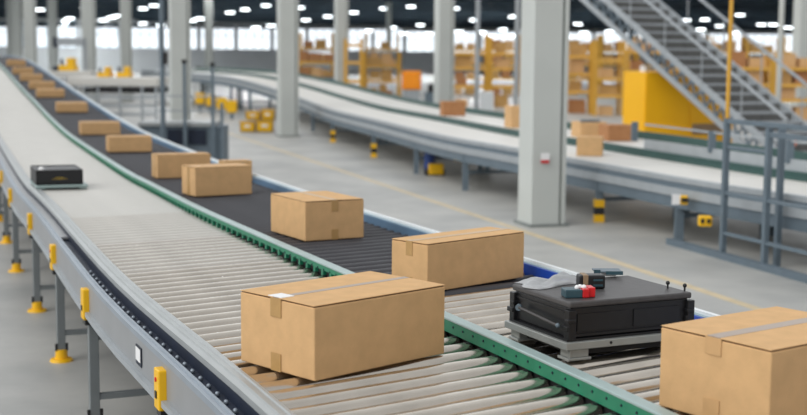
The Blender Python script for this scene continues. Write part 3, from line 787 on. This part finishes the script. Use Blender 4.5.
for px, py, lab in ((745, 155, 'yellow floor guard behind the belt lanes beneath the stair foot'),):
    p = at(px, 174, 0); g = thing('floor_guard', lab, 'guard', (p.x, p.y, 0)); MB().box(-.25,.25,-.15,.15,.25,.48).build('guard_block', M['yellow'], g, bevel=.03); MB().box(-.05,.05,-.05,.05,0,.25).build('guard_post', M['steeld'], g)

# ------------------------------------------------------------------ railing and low housing, left of centre
Y0 = 24.
def X(px, Y=Y0): return far(px, 130, Y).x
rl = thing('railing', 'grey railing with thin posts right of the dark lane, before the column', 'railing', (X(165), Y0, 0))
for px, zt in ((185,2.02), (213,1.97), (222,1.3)):
    ps = MB().bar((X(px),Y0,0), (X(px),Y0,zt), .055).build('post', M['steeld'], rl, True)
    if zt > 1.5: MB().box(X(px)-.04,X(px)+.04,Y0-.04,Y0+.04,zt,zt+.07).build('post_head', M['dark'], ps)
for z in (1.42, 1.15): MB().bar((X(140),Y0+.06,z), (X(222),Y0+.06,z), .03).build('rail', M['steel'], rl, True)
pl_ = MB().cyl((X(164.5),Y0-.15,0), (X(164.5),Y0-.15,4.2), .045, n=12).build('pole', M['steeld']); tag(pl_, 'tall thin grey pole with a black box, before the column behind the railing', 'pole')
b_ = MB().box(X(166.2),X(170),Y0-.25,Y0-.12,2.0,2.22).build('junction_box', M['black'], pl_, False)
hs = thing('machine_housing', 'low slate machine housing with dark openings behind the dark lane', 'machine', (X(142), Y0, 0))
MB().box(X(138),X(222),Y0+.15,Y0+.9,0,.86).build('housing_body', M['steeld'], hs, True, bevel=.01)
MB().box(X(137),X(213),Y0+.1,Y0+.95,.86,.93).build('housing_top', M['cap'], hs, True)
for a, b in ((166,184),(187,205)): MB().box(X(a),X(b),Y0+.12,Y0+.16,.52,.8).build('opening', M['navy'], hs, True)

# far left tables and machines
Y1 = 38.
tb = thing('transfer_table', 'long pale transfer table on thin legs behind the dark lane', 'table', (X(75,Y1), Y1, 0))
MB().box(X(68,Y1),X(158,Y1),Y1,Y1+2.2,1.28,1.52).build('table_top', M['belt'], tb, True, bevel=.02)
MB().box(X(84,Y1),X(156,Y1),Y1+.1,Y1+2.1,1.08,1.2).build('dark_tray', M['dark'], tb, True)
for px in (76,98,120,142,156): MB().bar((X(px,Y1),Y1+.1,0), (X(px,Y1),Y1+.1,1.28), .07).build('leg', M['steel'], tb, True)
for z in (.95,.7,.45): MB().bar((X(76,Y1),Y1+.1,z), (X(156,Y1),Y1+.1,z), .06,.08).build('rail', M['steel'], tb, True)
Y2 = 46.
tb = thing('transfer_table', 'pale table at the far left carrying one yellow machine', 'table', (X(60,Y2), Y2, 0))
MB().box(X(44,Y2),X(92,Y2),Y2,Y2+1.5,1.38,1.6).build('table_top', M['belt'], tb, True, bevel=.02)
for px in (48,68,88): MB().bar((X(px,Y2),Y2+.1,0), (X(px,Y2),Y2+.1,1.38), .08).build('leg', M['steel'], tb, True)
def ymach(px0, px1, Y, z, h, lab, armed):
    x0 = X(px0,Y); w = X(px1,Y)-x0; m = thing('picking_machine', lab, 'machine', (x0, Y+.4, z))
    MB().box(w*.0, w, 0, .6, 0, h*.45).build('machine_base', M['yellow'], m, bevel=.03)
    MB().box(w*(.45 if armed else .55), w*.95, .05, .5, h*.4, h).build('machine_head', M['yellow'], m, bevel=.04)
    MB().cyl((w*.12,.2,h*.45), (w*.12,.2,h*.95), w*.09, n=12).build('black_motor', M['navy'], m)
    if armed: MB().box(-.25,-.04,.1,.4,0,h*.35).build('side_box', M['navy'], m, bevel=.02)
ymach(57, 73, Y2, 1.6, .46, 'yellow machine standing on the far left table', True)
ymach(95, 107, Y1, 1.52, .30, 'small yellow machine on the long table, left one of two', False)
ymach(114, 127, Y1, 1.52, .32, 'yellow machine on the long table, right one of two', False)
Y3 = 58.
bmn = thing('overhead_beam', 'grey overhead duct between the pale columns at upper left', 'duct', (X(55,Y3), Y3, 0))
MB().box(far(55,43,Y3).x, far(83,43,Y3).x, Y3, Y3+.4, 2.58, 2.93).build('duct_body', M['steel'], bmn, True, bevel=.02)
MB().box(far(53,43,Y3).x, far(56.5,43,Y3).x, Y3-.03, Y3+.43, 2.5, 2.96).build('duct_end', M['navy'], bmn, True)
MB().box(far(82,43,Y3).x, far(85,43,Y3).x, Y3+.1, Y3+.3, 0, 2.9).build('duct_post', M['steel'], bmn, True)

# yellow crates by the aisle column
p = at(256, 132, 0)
for k, (dx, dy, z, w, h, lab) in enumerate(((-.46,0,0,.42,.3,'yellow crate on the floor, left one before the aisle column'), (.02,-.05,0,.46,.34,'yellow crate on the floor touching the aisle column side'), (-.30,.05,.345,.4,.24,'yellow crate stacked on the pair at the column, left'), (.16,.02,.345,.34,.3,'yellow crate stacked on the pair at the column, right'))):
    c = thing('plastic_crate', lab, 'crate', (p.x+dx, p.y+dy, z), R(0), 'yellow crates by the aisle column')
    m_ = MB(); m_.box(0,w,0,.4,0,.03); m_.box(0,w,0,.02,0,h); m_.box(0,w,.38,.4,0,h); m_.box(0,.02,0,.4,0,h); m_.box(w-.02,w,0,.4,0,h); m_.build('crate_shell', M['yellow'], c)
    m_ = MB(); m_.box(-.015,w+.015,-.015,.415,h-.05,h); m_.build('crate_rim', M['rack'], c)
    m_ = MB(); m_.box(w*.3,w*.7,-.02,-.0,h*.45,h*.65); m_.build('hand_slot', M['paper'], c)
# yellow guards under the climbing end of the belt lanes
for i, (px, py, Y) in enumerate(((200,96,50),(211,98,49),(222,101,47),(232,104,45))):
    q = far(px, py, Y); g = thing('floor_guard', 'yellow guard block on a post beneath the climbing far end of the belt lanes', 'guard', (q.x, Y, 0), 0, 'yellow guards under the far belt end')
    MB().box(-.17,.17,-.1,.1,q.z-.3,q.z+.12).build('guard_block', M['yellow'], g, bevel=.03)
    MB().box(-.05,.05,-.05,.05,0,q.z-.3).build('guard_post', M['steeld'], g)

# ------------------------------------------------------------------ light
w = bpy.data.worlds.new('world'); bpy.context.scene.world = w; w.use_nodes = True; nt = w.node_tree
bg = nt.nodes['Background']
tc = nt.nodes.new('ShaderNodeTexCoord')
def ramp(axis, stops):
    d = nt.nodes.new('ShaderNodeVectorMath'); d.operation = 'DOT_PRODUCT'; d.inputs[1].default_value = Vector(axis).normalized()
    nt.links.new(tc.outputs['Generated'], d.inputs[0])
    a = nt.nodes.new('ShaderNodeMath'); a.operation = 'MULTIPLY_ADD'; a.inputs[1].default_value = .5; a.inputs[2].default_value = .5
    nt.links.new(d.outputs['Value'], a.inputs[0])
    r = nt.nodes.new('ShaderNodeValToRGB'); nt.links.new(a.outputs[0], r.inputs['Fac'])
    r.color_ramp.elements[0].position = stops[0][0]; r.color_ramp.elements[0].color = (*stops[0][1], 1)
    r.color_ramp.elements[1].position = stops[1][0]; r.color_ramp.elements[1].color = (*stops[1][1], 1)
    return r
r1 = ramp((-.45, .85, .35), ((.15, (.48,.48,.49)), (.75, (1.0,1.03,1.06))))
r2 = ramp((0, 0, 1), ((.5, (1.35,1.35,1.35)), (.92, (.58,.58,.58))))
e_ = r2.color_ramp.elements.new(.66); e_.color = (1.02,1.02,1.02,1)
mx = nt.nodes.new('ShaderNodeMix'); mx.data_type = 'RGBA'; mx.blend_type = 'MULTIPLY'; mx.inputs[0].default_value = 1
nt.links.new(r1.outputs['Color'], mx.inputs[6]); nt.links.new(r2.outputs['Color'], mx.inputs[7]); nt.links.new(mx.outputs[2], bg.inputs['Color']); bg.inputs['Strength'].default_value = 1.05
sun = bpy.data.lights.new('daylight', 'SUN'); sun.energy = 1.5; sun.angle = R(50); sun.color = (1,.985,.96)
so = bpy.data.objects.new('daylight', sun); COL.objects.link(so); so.rotation_euler = (R(28), R(-38), 0)
sc = bpy.context.scene
sc.view_settings.view_transform = 'Standard'; sc.view_settings.look = 'None'; sc.view_settings.gamma = 1; sc.view_settings.use_curve_mapping = False
sc.view_settings.exposure = 0.12
